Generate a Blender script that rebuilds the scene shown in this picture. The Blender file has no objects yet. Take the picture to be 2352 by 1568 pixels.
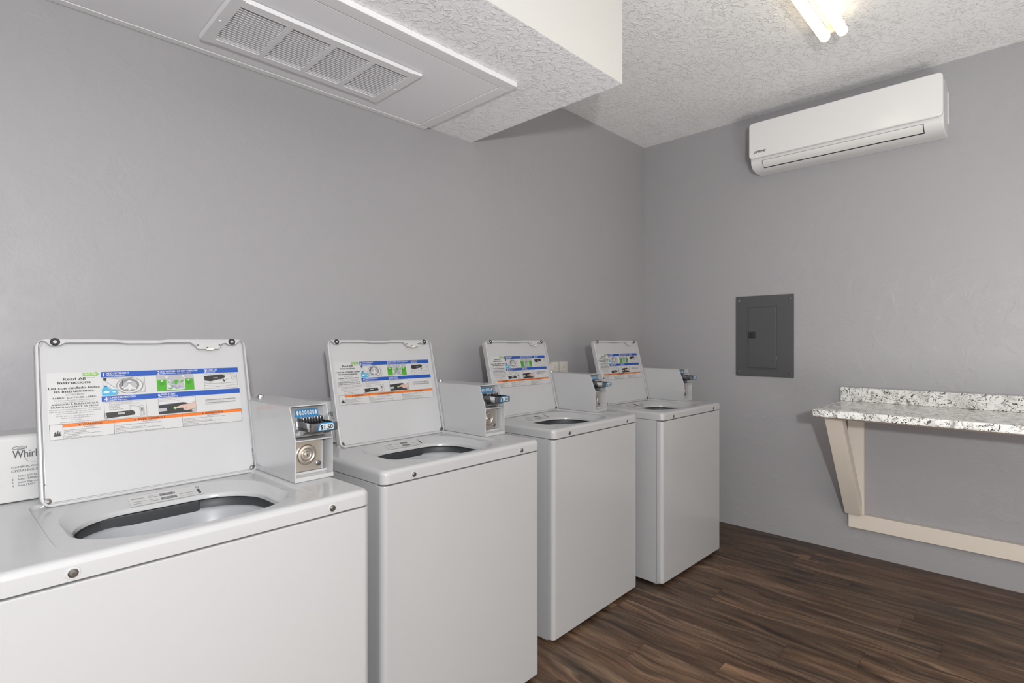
import bpy, bmesh, math, random
from mathutils import Matrix, Vector
C = bpy.context.scene.collection
rad = math.radians

# ------------------------------------------------------------------ camera
FPX = 1237.0                                     # focal length in pixels of a 2352 px wide frame
cam_d = bpy.data.cameras.new('camera')
cam_d.sensor_width = 36.0
cam_d.lens = 36.0 * FPX / 2352.0
cam_d.clip_start = 0.02
cam = bpy.data.objects.new('camera', cam_d)
C.objects.link(cam)
CAM = Vector((-3.928, -2.317, 1.332))
cam.location = CAM
cam.rotation_euler = (rad(90), 0, -rad(45.656))
bpy.context.scene.camera = cam

# ------------------------------------------------------------------ world, lights, exposure
sc = bpy.context.scene
sc.view_settings.view_transform = 'Standard'
sc.view_settings.look = 'None'
sc.view_settings.gamma = 1
sc.view_settings.use_curve_mapping = False
sc.view_settings.exposure = 0.0
w = bpy.data.worlds.new('world')
sc.world = w
w.use_nodes = True
# invented ambient fill entering the added doorway behind the camera: stronger above, weaker below
WORLD_UP, WORLD_DOWN = 2.3, 0.8
wt_ = w.node_tree; bgn = wt_.nodes['Background']
wc_ = wt_.nodes.new('ShaderNodeTexCoord'); ws_ = wt_.nodes.new('ShaderNodeSeparateXYZ'); wm_ = wt_.nodes.new('ShaderNodeMapRange')
wt_.links.new(wc_.outputs['Generated'], ws_.inputs[0]); wt_.links.new(ws_.outputs[2], wm_.inputs[0])
for i_, v_ in zip((1, 2, 3, 4), (-0.05, 0.05, WORLD_DOWN, WORLD_UP)): wm_.inputs[i_].default_value = v_
wt_.links.new(wm_.outputs[0], bgn.inputs[1])
bgn.inputs[0].default_value = (1.0, 0.92, 0.82, 1)
TUBE_STRENGTH = 2.0

def lamp(name, loc, power, col, radius):
    d = bpy.data.lights.new(name, 'POINT')
    d.energy = power
    d.color = col
    d.shadow_soft_size = radius
    o = bpy.data.objects.new(name, d)
    o.location = loc
    C.objects.link(o)
    return o
# the photographer's flash, just behind and above the camera
lamp('camera_flash', (-4.20, -2.95, 1.63), 202, (0.965, 0.98, 1.0), 0.06)
# added fill spot, low and aimed upward to brighten ceiling and right wall
bd = bpy.data.lights.new('ceiling_fill', 'SPOT')
bd.energy = 152; bd.color = (1.0, 0.985, 0.97); bd.shadow_soft_size = 0.5
bd.spot_size = rad(124); bd.spot_blend = 1.0
bo = bpy.data.objects.new('ceiling_fill', bd)
bo.location = (-2.6, -3.1, 0.45)
bo.rotation_euler = (-Vector((0.55, 0.26, 0.85))).to_track_quat('Z', 'Y').to_euler()
C.objects.link(bo)

# ------------------------------------------------------------------ mesh helpers
MATS = {}

class MB:
    """collects shapes; build() links them as one mesh object"""
    def __init__(s):
        s.v = []; s.f = []; s.m = []; s.mats = []
    def mi(s, mat):
        if mat not in s.mats: s.mats.append(mat)
        return s.mats.index(mat)
    def add(s, verts, faces, mat, M=None):
        o = len(s.v)
        for p in verts:
            p = Vector(p)
            if M is not None: p = M @ p
            s.v.append(tuple(p))
        k = s.mi(mat)
        for f in faces:
            s.f.append([i + o for i in f]); s.m.append(k)
    def bm(s, b, mat, M=None):
        b.verts.index_update()
        s.add([v.co for v in b.verts], [[v.index for v in f.verts] for f in b.faces], mat, M)
        b.free()
    def box(s, x0, x1, y0, y1, z0, z1, mat, bev=0.0, seg=2, M=None):
        b = bmesh.new()
        bmesh.ops.create_cube(b, size=1)
        for v in b.verts:
            v.co = ((x0 + x1) / 2 + v.co.x * (x1 - x0), (y0 + y1) / 2 + v.co.y * (y1 - y0), (z0 + z1) / 2 + v.co.z * (z1 - z0))
        if bev > 0:
            bmesh.ops.bevel(b, geom=list(b.edges), offset=bev, segments=seg, profile=0.5, affect='EDGES')
        s.bm(b, mat, M)
    def prism(s, pts, axis, a0, a1, mat, bev=0.0, seg=2, M=None):
        """extrude polygon pts along axis from a0 to a1; pts are the two other coordinates in cyclic order"""
        def mk(p, a):
            return {'x': (a, p[0], p[1]), 'y': (p[0], a, p[1]), 'z': (p[0], p[1], a)}[axis]
        b = bmesh.new()
        lo = [b.verts.new(mk(p, a0)) for p in pts]
        hi = [b.verts.new(mk(p, a1)) for p in pts]
        n = len(pts)
        b.faces.new(lo); b.faces.new(hi[::-1])
        for i in range(n):
            b.faces.new((lo[i], hi[i], hi[(i + 1) % n], lo[(i + 1) % n]))
        bmesh.ops.recalc_face_normals(b, faces=list(b.faces))
        if bev > 0:
            bmesh.ops.bevel(b, geom=list(b.edges), offset=bev, segments=seg, profile=0.5, affect='EDGES')
        s.bm(b, mat, M)
    def loft(s, loops, mat, cap0=False, cap1=False, M=None, closed=True):
        n = len(loops[0]); vs = [p for l in loops for p in l]; fs = []
        for j in range(len(loops) - 1):
            for i in range(n if closed else n - 1):
                k = (i + 1) % n
                fs.append((j * n + i, j * n + k, (j + 1) * n + k, (j + 1) * n + i))
        if cap0: fs.append(tuple(range(n))[::-1])
        if cap1: fs.append(tuple((len(loops) - 1) * n + i for i in range(n)))
        s.add(vs, fs, mat, M)
    def lathe(s, prof, mat, M=None, n=32, cap0=True, cap1=True):
        """profile of (radius, height) about local z"""
        loops = [[(r * math.cos(2 * math.pi * i / n), r * math.sin(2 * math.pi * i / n), h) for i in range(n)] for r, h in prof]
        s.loft(loops, mat, cap0, cap1, M)
    def torus(s, R, r, mat, M=None, n=28, k=10):
        loops = []
        for j in range(k + 1):
            a = 2 * math.pi * j / k
            loops.append([((R + r * math.cos(a)) * math.cos(2 * math.pi * i / n), (R + r * math.cos(a)) * math.sin(2 * math.pi * i / n), r * math.sin(a)) for i in range(n)])
        s.loft(loops, mat, M=M)
    def tube(s, pts, r, mat, n=10):
        pts = [Vector(p) for p in pts]; loops = []
        for i, p in enumerate(pts):
            t = (pts[min(i + 1, len(pts) - 1)] - pts[max(i - 1, 0)]).normalized()
            a = t.orthogonal().normalized(); b = t.cross(a)
            loops.append([tuple(p + a * r * math.cos(2 * math.pi * k / n) + b * r * math.sin(2 * math.pi * k / n)) for k in range(n)])
        s.loft(loops, mat, True, True)
    def build(s, name, parent=None, sharp=35, wn=True):
        me = bpy.data.meshes.new(name)
        me.from_pydata(s.v, [], s.f)
        for m in s.mats: me.materials.append(MATS[m])
        me.polygons.foreach_set('material_index', s.m)
        b = bmesh.new(); b.from_mesh(me)
        bmesh.ops.recalc_face_normals(b, faces=list(b.faces)) if not getattr(s, 'keep', False) else None
        b.to_mesh(me); b.free()
        me.shade_smooth()
        me.set_sharp_from_angle(angle=rad(sharp))
        me.update()
        o = bpy.data.objects.new(name, me)
        C.objects.link(o)
        if parent is not None: o.parent = parent
        if wn:
            w_ = o.modifiers.new('normals', 'WEIGHTED_NORMAL'); w_.keep_sharp = True
        return o

def rot_to(n, at):
    """matrix carrying local +z onto n, origin to at"""
    return Matrix.Translation(at) @ Vector(n).to_track_quat('Z', 'Y').to_matrix().to_4x4()

def rrect(cx, cy, wx, wy, r, z=0.0, ns=16, nc=8):
    """rounded rectangle, constant number of points: bottom, right, top, left side"""
    x0, x1, y0, y1 = cx - wx / 2, cx + wx / 2, cy - wy / 2, cy + wy / 2
    out = []
    def side(a, b):
        for i in range(1, ns):
            t = i / ns; out.append((a[0] + (b[0] - a[0]) * t, a[1] + (b[1] - a[1]) * t, z))
    def corner(c, a0):
        for i in range(nc + 1):
            a = a0 + math.pi / 2 * i / nc; out.append((c[0] + r * math.cos(a), c[1] + r * math.sin(a), z))
    side((x0 + r, y0), (x1 - r, y0)); corner((x1 - r, y0 + r), -math.pi / 2)
    side((x1, y0 + r), (x1, y1 - r)); corner((x1 - r, y1 - r), 0)
    side((x1 - r, y1), (x0 + r, y1)); corner((x0 + r, y1 - r), math.pi / 2)
    side((x0, y1 - r), (x0, y0 + r)); corner((x0 + r, y0 + r), math.pi)
    return out

_tc = {}
def text_mesh(body, bold=0.0, shear=0.0):
    key = (body, bold, shear)
    if key not in _tc:
        cu = bpy.data.curves.new('lettering', 'FONT')
        cu.body = body; cu.size = 1.0; cu.resolution_u = 3; cu.offset = bold; cu.shear = shear
        ob = bpy.data.objects.new('lettering', cu)
        me = bpy.data.meshes.new_from_object(ob)
        vs = [tuple(v.co) for v in me.vertices]; fs = [list(p.vertices) for p in me.polygons]
        bpy.data.objects.remove(ob); bpy.data.curves.remove(cu); bpy.data.meshes.remove(me)
        x0 = min(v[0] for v in vs); x1 = max(v[0] for v in vs)
        _tc[key] = ([(v[0] - x0, v[1], 0) for v in vs], fs, x1 - x0)
    return _tc[key]

class Flat:
    """draws flat marks in (u, v) on a plane given by a matrix: x = u, y = v, +z towards the viewer"""
    def __init__(s, mb, M): s.mb = mb; s.M = M
    def poly(s, pts, mat, h=0.0003):
        n = len(pts)
        s.mb.add([(p[0], p[1], h) for p in pts], [tuple(range(n))], mat, s.M)
    def rect(s, u0, u1, v0, v1, mat, h=0.0003): s.poly([(u0, v0), (u1, v0), (u1, v1), (u0, v1)], mat, h)
    def frame(s, u0, u1, v0, v1, t, mat, h=0.0006):
        s.rect(u0, u1, v0, v0 + t, mat, h); s.rect(u0, u1, v1 - t, v1, mat, h)
        s.rect(u0, u0 + t, v0 + t, v1 - t, mat, h); s.rect(u1 - t, u1, v0 + t, v1 - t, mat, h)
    def line(s, a, b, t, mat, h=0.0009):
        d = Vector((b[0] - a[0], b[1] - a[1])); n = Vector((-d.y, d.x)).normalized() * t / 2
        s.poly([(a[0] - n.x, a[1] - n.y), (b[0] - n.x, b[1] - n.y), (b[0] + n.x, b[1] + n.y), (a[0] + n.x, a[1] + n.y)], mat, h)
    def path(s, pts, t, mat, h=0.0009):
        for a, b in zip(pts, pts[1:]): s.line(a, b, t, mat, h)
    def disc(s, u, v, r, mat, h=0.0006, n=24, ry=None):
        ry = ry or r
        s.poly([(u + r * math.cos(2 * math.pi * i / n), v + ry * math.sin(2 * math.pi * i / n)) for i in range(n)], mat, h)
    def ring(s, u, v, r, t, mat, h=0.0009, n=28, a0=0, a1=360, ry=None):
        ry = ry or r
        pts = [(u + r * math.cos(rad(a0 + (a1 - a0) * i / n)), v + ry * math.sin(rad(a0 + (a1 - a0) * i / n))) for i in range(n + 1)]
        s.path(pts, t, mat, h)
    def text(s, body, u, v, size, mat, width=None, align='l', bold=0.0, h=0.0012, shear=0.0, maxw=None):
        vs, fs, w0 = text_mesh(body, 0.0, shear)
        kx = size if width is None else width / w0
        if maxw: kx = min(size, maxw / w0)
        off = {'l': 0, 'c': -w0 * kx / 2, 'r': -w0 * kx}[align]
        d = min(bold * 2.2, 0.04) * size
        for q, e in ((-d, 0.0), (d, 0.00002)) if bold > 0 else ((0.0, 0.0),):     # heavier strokes: struck twice, side by side
            s.mb.add([(u + off + q + p[0] * kx, v + p[1] * size, h + e) for p in vs], fs, mat, s.M)

def empty(name, loc, rz=0.0):
    o = bpy.data.objects.new(name, None)
    o.location = loc; o.rotation_euler = (0, 0, rz); o.empty_display_size = 0.1
    C.objects.link(o)
    return o
def tag(o, label=None, cat=None, group=None, kind=None):
    if label: o['label'] = label
    if cat: o['category'] = cat
    if group: o['group'] = group
    if kind: o['kind'] = kind
    return o

# ------------------------------------------------------------------ materials
def mat(name, col, rough=0.5, metal=0.0, spec=0.5, coat=0.0, emit=None, es=0.0):
    m = bpy.data.materials.new(name); m.use_nodes = True
    p = m.node_tree.nodes['Principled BSDF']
    p.inputs['Base Color'].default_value = (*col, 1)
    p.inputs['Roughness'].default_value = rough
    p.inputs['Metallic'].default_value = metal
    p.inputs['Specular IOR Level'].default_value = spec
    p.inputs['Coat Weight'].default_value = coat
    p.inputs['Coat Roughness'].default_value = 0.08
    if emit:
        p.inputs['Emission Color'].default_value = (*emit, 1); p.inputs['Emission Strength'].default_value = es
    MATS[name] = m
    return m

class NT:
    """small node-building helper"""
    def __init__(s, m): s.t = m.node_tree; s.p = s.t.nodes['Principled BSDF']
    def n(s, kind, ins=None, **kw):
        o = s.t.nodes.new(kind)
        for k, v in kw.items(): setattr(o, k, v)
        for k, v in (ins or {}).items():
            if hasattr(v, 'is_output'): s.t.links.new(v, o.inputs[k])
            else: o.inputs[k].default_value = v
        return o
    def link(s, a, b): s.t.links.new(a, b)
    def coord(s): return s.n('ShaderNodeTexCoord').outputs['Object']
    def math(s, op, a, b=0.0, c=None):
        o = s.n('ShaderNodeMath', operation=op)
        for i, x in enumerate((a, b) if c is None else (a, b, c)):
            if hasattr(x, 'is_output'): s.link(x, o.inputs[i])
            else: o.inputs[i].default_value = x
        return o.outputs[0]
    def ramp(s, fac, stops):
        o = s.n('ShaderNodeValToRGB'); s.link(fac, o.inputs[0])
        e = o.color_ramp.elements
        while len(e) < len(stops): e.new(0.5)
        for el, (pos, c) in zip(e, stops): el.position = pos; el.color = (*c, 1) if len(c) == 3 else c
        return o.outputs[0]
    def noise(s, vec, scale, detail=3, rough=0.5, dist=0.0):
        return s.n('ShaderNodeTexNoise', {'Vector': vec, 'Scale': scale, 'Detail': detail, 'Roughness': rough, 'Distortion': dist}).outputs[0]
    def mapping(s, vec, scale=(1, 1, 1), rot=(0, 0, 0), loc=(0, 0, 0)):
        return s.n('ShaderNodeMapping', {'Vector': vec, 'Scale': scale, 'Rotation': rot, 'Location': loc}).outputs[0]
    def mix(s, fac, a, b, mode='MIX'):
        o = s.n('ShaderNodeMix', data_type='RGBA', blend_type=mode)
        for i, x in ((0, fac), (6, a), (7, b)):
            if hasattr(x, 'is_output'): s.link(x, o.inputs[i])
            else: o.inputs[i].default_value = x if not isinstance(x, tuple) else (*x, 1)
        return o.outputs[2]
    def bump(s, height, strength, dist):
        o = s.n('ShaderNodeBump', {'Height': height, 'Strength': strength, 'Distance': dist})
        s.link(o.outputs[0], s.p.inputs['Normal'])

def wall_paint(name, col):
    m = mat(name, col, 0.42, spec=0.4); t = NT(m); v = t.coord()
    a = t.noise(v, 9, 4, 0.55, 0.6); b = t.noise(v, 60, 2)
    r = t.ramp(a, [(0.47, (0, 0, 0)), (0.60, (1, 1, 1))])
    r = t.math('MULTIPLY', r, t.ramp(t.noise(v, 1.1, 2), [(0.42, (0.15, 0.15, 0.15)), (0.58, (1, 1, 1))]))
    hgt = t.math('ADD', t.math('MULTIPLY', r, 0.6), t.math('MULTIPLY', b, 0.35))
    t.bump(hgt, 0.36, 0.004)
    big = t.noise(v, 2.2, 3)
    t.link(t.mix(t.math('MULTIPLY', big, 0.16), col, tuple(c * 1.25 for c in col)), t.p.inputs['Base Color'])
    t.link(t.math('MULTIPLY_ADD', a, 0.3, 0.30), t.p.inputs['Roughness'])
    return m
def knockdown(name, col, strength=0.5, dist=0.006):
    m = mat(name, col, 0.45, spec=0.45); t = NT(m); v = t.coord()
    a = t.noise(v, 34, 4, 0.62, 0.8)
    r = t.ramp(a, [(0.50, (0, 0, 0)), (0.60, (1, 1, 1))])
    patch = t.ramp(t.noise(v, 4.5, 3), [(0.38, (0.45, 0.45, 0.45)), (0.62, (1, 1, 1))])
    b = t.noise(v, 110, 2)
    t.bump(t.math('ADD', t.math('MULTIPLY', r, patch), t.math('MULTIPLY', b, 0.35)), strength, dist)
    return m
wall_paint('paint_grey', (0.350, 0.342, 0.352))
knockdown('ceiling_texture', (0.92, 0.92, 0.91), 0.62, 0.006)
knockdown('soffit_texture', (0.92, 0.92, 0.93), 0.62, 0.006)
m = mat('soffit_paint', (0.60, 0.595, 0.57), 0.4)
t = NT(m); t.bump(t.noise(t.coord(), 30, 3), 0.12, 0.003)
m = mat('trim_paint', (0.80, 0.80, 0.80), 0.35)
t = NT(m); t.bump(t.noise(t.coord(), 18, 4), 0.15, 0.003)
m = mat('access_paint', (0.84, 0.84, 0.86), 0.4)
t = NT(m); t.bump(t.noise(t.coord(), 40, 3), 0.08, 0.002)
mat('grille_paint', (0.80, 0.80, 0.81), 0.35)
mat('dark_void', (0.02, 0.02, 0.02), 0.9)

# plank floor
m = mat('plank_floor', (0.1, 0.07, 0.05), 0.42, spec=0.4); t = NT(m); v = t.coord()
sx = t.n('ShaderNodeSeparateXYZ', {0: v})
PW = 0.152; PL = 1.22
row = t.math('FLOOR', t.math('DIVIDE', sx.outputs[0], PW))
rnd = t.n('ShaderNodeTexWhiteNoise', {'W': row}, noise_dimensions='1D').outputs[0]
along = t.math('ADD', t.math('DIVIDE', sx.outputs[1], PL), rnd)
cell = t.math('FLOOR', along)
cv = t.n('ShaderNodeCombineXYZ', {0: row, 1: cell, 2: 0.0}).outputs[0]
pr = t.n('ShaderNodeTexWhiteNoise', {'Vector': cv}, noise_dimensions='3D').outputs[0]
off = t.n('ShaderNodeVectorMath', {0: cv, 1: (3.7, 5.3, 0)}, operation='MULTIPLY').outputs[0]
gv = t.n('ShaderNodeVectorMath', {0: v, 1: off}, operation='ADD').outputs[0]
warp = t.noise(t.mapping(gv, (3.0, 0.8, 1)), 2.2, 2)
gw = t.n('ShaderNodeVectorMath', {0: t.mapping(gv, (1, 0.075, 1)), 1: t.n('ShaderNodeCombineXYZ', {0: t.math('MULTIPLY', warp, 0.16), 1: 0.0, 2: 0.0}).outputs[0]}, operation='ADD').outputs[0]
g1 = t.noise(gw, 26, 5, 0.62, 0.4)
g2 = t.noise(gw, 95, 3, 0.6)
g3 = t.noise(t.mapping(gv, (1, 0.22, 1)), 6, 3)
wood = t.ramp(g1, [(0.30, (0.018, 0.011, 0.007)), (0.44, (0.060, 0.039, 0.026)), (0.58, (0.118, 0.080, 0.054)), (0.74, (0.215, 0.152, 0.104))])
wood = t.mix(t.math('MULTIPLY', t.ramp(g2, [(0.45, (0, 0, 0)), (0.7, (1, 1, 1))]), 0.40), wood, (0.030, 0.018, 0.012))
wood = t.mix(t.ramp(g3, [(0.35, (0, 0, 0)), (0.75, (1, 1, 1))]), wood, t.mix(1.0, wood, (1.25, 1.05, 0.9), 'MULTIPLY'))
tone = t.ramp(pr, [(0.0, (0.80, 0.78, 0.76)), (0.5, (1.05, 1.0, 0.96)), (1.0, (1.42, 1.36, 1.28))])
wood = t.mix(1.0, wood, tone, 'MULTIPLY')
# knots
kn = t.n('ShaderNodeTexVoronoi', {'Vector': t.mapping(gv, (3.2, 1.15, 1)), 'Scale': 1.0}, feature='F1', voronoi_dimensions='2D')
kd = t.ramp(kn.outputs['Distance'], [(0.03, (1, 1, 1)), (0.11, (0, 0, 0))])
wood = t.mix(t.math('MULTIPLY', kd, 0.85), wood, (0.012, 0.008, 0.006))
fx = t.math('FRACT', t.math('DIVIDE', sx.outputs[0], PW)); fy = t.math('FRACT', along)
sm = t.math('MAXIMUM', t.math('LESS_THAN', fx, 0.012), t.math('LESS_THAN', fy, 0.0018))
wood = t.mix(t.math('MULTIPLY', sm, 0.6), wood, (0.012, 0.008, 0.006))
t.link(wood, t.p.inputs['Base Color'])
t.bump(t.math('ADD', t.math('MULTIPLY', g2, 0.3), t.math('MULTIPLY', sm, -1.0)), 0.15, 0.001)

# speckled laminate
m = mat('granite_laminate', (0.7, 0.7, 0.66), 0.22, spec=0.5); t = NT(m); v = t.coord()
wv = t.n('ShaderNodeVectorMath', {0: v, 1: t.n('ShaderNodeVectorMath', {0: t.n('ShaderNodeTexNoise', {'Vector': v, 'Scale': 9.0, 'Detail': 3.0}).outputs['Color'], 1: (0.16, 0.16, 0.16)}, operation='MULTIPLY').outputs[0]}, operation='ADD').outputs[0]
gr = t.noise(wv, 30, 4, 0.62, 0.8)
bk = t.noise(t.mapping(wv, (1, 1, 1), (0.4, 0.5, 0.6)), 64, 3, 0.6, 1.2)
base = t.ramp(gr, [(0.36, (0.30, 0.29, 0.28)), (0.43, (0.60, 0.60, 0.56)), (0.49, (0.80, 0.80, 0.76)), (0.70, (0.84, 0.84, 0.82))])
base = t.mix(t.ramp(bk, [(0.570, (0, 0, 0)), (0.605, (1, 1, 1))]), base, (0.03, 0.032, 0.035))
dim = t.noise(v, 11, 2)
base = t.mix(t.math('MULTIPLY', t.ramp(dim, [(0.52, (0, 0, 0)), (0.66, (1, 1, 1))]), 0.45), base, (0.36, 0.35, 0.33))
t.link(base, t.p.inputs['Base Color'])

mat('shelf_paint', (0.74, 0.67, 0.58), 0.45)
t = NT(MATS['shelf_paint']); t.bump(t.noise(t.mapping(t.coord(), (20, 1.5, 20)), 6, 4), 0.12, 0.002)
mat('raw_board', (0.16, 0.115, 0.085), 0.8)
mat('enamel', (0.425, 0.425, 0.428), 0.22, spec=0.5, coat=0.25)
mat('enamel_lid', (0.43, 0.43, 0.435), 0.30, spec=0.45)
mat('plastic_white', (0.45, 0.45, 0.447), 0.35)
mat('plastic_ivory', (0.66, 0.63, 0.56), 0.4)
mat('tub_grey', (0.31, 0.318, 0.33), 0.35)
mat('gasket_dark', (0.035, 0.037, 0.04), 0.5)
mat('rubber_black', (0.015, 0.015, 0.016), 0.55)
mat('plug_grey', (0.42, 0.41, 0.40), 0.45)
mat('steel', (0.62, 0.60, 0.57), 0.28, 1.0)
mat('zinc', (0.30, 0.30, 0.30), 0.45, 0.7)
mat('ink_soft', (0.06, 0.06, 0.063), 0.5)
mat('ink_mid', (0.17, 0.17, 0.175), 0.5)
mat('bolt_steel', (0.20, 0.19, 0.18), 0.42, 1.0)
mat('steel_dark', (0.22, 0.22, 0.23), 0.30, 1.0)
mat('chrome', (0.72, 0.73, 0.75), 0.12, 1.0)
mat('brushed_plate', (0.56, 0.52, 0.47), 0.36, 1.0)
mat('rust', (0.10, 0.065, 0.045), 0.8)
mat('panel_grey', (0.076, 0.078, 0.082), 0.45)
mat('panel_latch', (0.025, 0.026, 0.027), 0.4)
mat('aircon_white', (0.77, 0.77, 0.755), 0.16, coat=0.2)
mat('aircon_body', (0.70, 0.70, 0.685), 0.35)
mat('aircon_louver', (0.70, 0.695, 0.67), 0.35)
mat('ink_black', (0.018, 0.018, 0.020), 0.5)
mat('ink_grey', (0.16, 0.16, 0.17), 0.5)
mat('paper', (0.4633, 0.4633, 0.4574), 0.45)
mat('paper_shade', (0.33, 0.33, 0.3366), 0.45)
mat('ink_blue', (0.005, 0.062, 0.32), 0.4)
mat('ink_orange', (0.62, 0.135, 0.006), 0.4)
mat('ink_green', (0.05, 0.29, 0.012), 0.4)
mat('ink_lime', (0.1848, 0.3696, 0.0792), 0.4)
mat('ink_cyan', (0.0396, 0.297, 0.4752), 0.4)
mat('ink_cyan_dark', (0.0132, 0.1056, 0.2376), 0.4)
mat('ink_purple', (0.2772, 0.198, 0.4356), 0.4)
mat('ink_skin', (0.4752, 0.3432, 0.2904), 0.4)
mat('ink_white', (0.499, 0.499, 0.499), 0.4)
mat('coin_blue', (0.0132, 0.1452, 0.3036), 0.35)
mat('price_paper', (0.46, 0.52, 0.56), 0.4)
mat('tube_glow', (0.9, 0.88, 0.8), 0.4, emit=(1.0, 0.84, 0.60), es=TUBE_STRENGTH)
mat('lamp_holder', (0.70, 0.66, 0.55), 0.45)

# ------------------------------------------------------------------ setting
CEIL = 2.922
SZ = 2.468                                           # underside of the soffit
XL, YF = -5.3, -4.6                                  # far left wall, wall behind the camera
def struct(name, x0, x1, y0, y1, z0, z1, material, bev=0):
    b = MB(); b.box(x0, x1, y0, y1, z0, z1, material, bev); o = b.build(name)
    return tag(o, kind='structure')
struct('floor', XL, 0, YF, 0, -0.1, 0, 'plank_floor')
struct('ceiling', XL, 0, YF, 0, CEIL, CEIL + 0.1, 'ceiling_texture')
struct('wall_back', XL - 0.1, 0.1, 0, 0.1, -0.1, CEIL + 0.1, 'paint_grey')
struct('wall_right', 0, 0.1, YF, 0, -0.1, CEIL + 0.1, 'paint_grey')
struct('wall_left', XL - 0.1, XL, YF, 0, -0.1, CEIL + 0.1, 'paint_grey')
DX0, DX1, DZ = -4.9, -1.0, 2.45                      # made-up wide opening behind the camera, added to let ambient fill in
b = MB()
b.box(XL - 0.1, DX0, YF - 0.1, YF, -0.1, CEIL + 0.1, 'paint_grey'); b.box(DX1, 0.1, YF - 0.1, YF, -0.1, CEIL + 0.1, 'paint_grey'); b.box(DX0, DX1, YF - 0.1, YF, DZ, CEIL + 0.1, 'paint_grey')
tag(b.build('wall_front'), kind='structure')
b = MB()
b.box(DX0, DX0 + 0.06, YF - 0.11, YF + 0.01, 0, DZ, 'trim_paint', 0.004); b.box(DX1 - 0.06, DX1, YF - 0.11, YF + 0.01, 0, DZ, 'trim_paint', 0.004); b.box(DX0 + 0.06, DX1 - 0.06, YF - 0.11, YF + 0.01, DZ - 0.06, DZ, 'trim_paint', 0.004)
tag(b.build('added_door_1'), kind='structure')  # unseen frame of the doorway added for the ambient fill
# soffit: textured underside, smooth painted faces
b = MB(); b.keep = False
X1 = -1.888; Y1 = -1.004
b.box(XL, X1, Y1, 0, SZ + 0.0008, CEIL, 'soffit_paint', 0.0006)
b.box(XL, X1 - 0.0015, Y1 + 0.0015, 0, SZ, SZ + 0.0009, 'soffit_texture')
tag(b.build('soffit'), kind='structure')

# ------------------------------------------------------------------ access panel and return grille under the soffit
ap = tag(empty('access_panel', (-3.2, -0.34, SZ)), 'large flat white access panel with raised frame set under the soffit along the wall', 'access panel')
b = MB()
x0, x1, y0, y1 = -4.30, -2.222, -0.682, 0.0
dx, dy = -(-3.2), 0.34
def fr(a0, a1, c0, c1): b.box(a0 + dx, a1 + dx, c0 + dy, c1 + dy, -0.022, 0.0, 'trim_paint', 0.003)
fr(x0, x1, y0, y0 + 0.055); fr(x0, x1, y1 - 0.035, y1 - 0.001)
fr(x1 - 0.055, x1, y0 + 0.055, y1 - 0.035); fr(x0, x0 + 0.055, y0 + 0.055, y1 - 0.035)
b.build('panel_frame', ap)
b = MB(); b.box(x0 + 0.059 + dx, x1 - 0.059 + dx, y0 + 0.060 + dy, y1 - 0.038 + dy, -0.020, -0.001, 'access_paint', 0.002)
b.build('panel_door', ap)

gx0, gx1, gy0, gy1 = -3.325, -2.582, -0.480, -0.130
gr = tag(empty('air_grille', ((gx0 + gx1) / 2, (gy0 + gy1) / 2, SZ - 0.0222)), 'white louvered return air grille with four slatted bays on the access panel', 'air vent')
GW, GD = gx1 - gx0, gy1 - gy0
b = MB(); fx, fy = 0.042, 0.040
zb = -0.012
b.prism([(-GW / 2, 0), (-GW / 2 + 0.006, zb), (-GW / 2 + fx, zb), (-GW / 2 + fx, 0)], 'y', -GD / 2, GD / 2, 'grille_paint')
b.prism([(GW / 2, 0), (GW / 2 - 0.006, zb), (GW / 2 - fx, zb), (GW / 2 - fx, 0)], 'y', -GD / 2, GD / 2, 'grille_paint')
b.prism([(-GD / 2, 0), (-GD / 2 + 0.006, zb), (-GD / 2 + fy, zb), (-GD / 2 + fy, 0)], 'x', -GW / 2 + fx, GW / 2 - fx, 'grille_paint')
b.prism([(GD / 2, 0), (GD / 2 - 0.006, zb), (GD / 2 - fy, zb), (GD / 2 - fy, 0)], 'x', -GW / 2 + fx, GW / 2 - fx, 'grille_paint')
bays = 4; iw = GW - 2 * fx
for k in range(1, bays):
    xc = -iw / 2 + iw * k / bays
    b.box(xc - 0.010, xc + 0.010, -GD / 2 + fy, GD / 2 - fy, zb, -0.001, 'grille_paint')
b.build('grille_frame', gr, wn=False)
for k in range(bays):
    b = MB()
    xa = -iw / 2 + iw * k / bays + (0.010 if k else 0); xb = -iw / 2 + iw * (k + 1) / bays - (0.010 if k < bays - 1 else 0)
    n = 19; ys = GD - 2 * fy
    for i in range(n):
        yc = -ys / 2 + ys * (i + 0.5) / n
        h = ys / n
        b.prism([(yc - h * 0.50, -0.0112), (yc - h * 0.48, -0.0124), (yc + h * 0.36, -0.0086), (yc + h * 0.34, -0.0074)], 'x', xa, xb, 'grille_paint')
    b.box(xa, xb, -ys / 2, ys / 2, -0.001, 0, 'grille_paint')
    b.build('louver_bay', gr, wn=False)
for sx_ in (-1, 1):
    b = MB(); b.lathe([(0.0045, 0), (0.004, 0.002), (0.0015, 0.003)], 'trim_paint', Matrix.Translation((sx_ * (GW / 2 - 0.02), 0.0, zb)) @ Matrix.Rotation(math.pi, 4, 'X'), 14)
    b.build('screw', gr)

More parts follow.
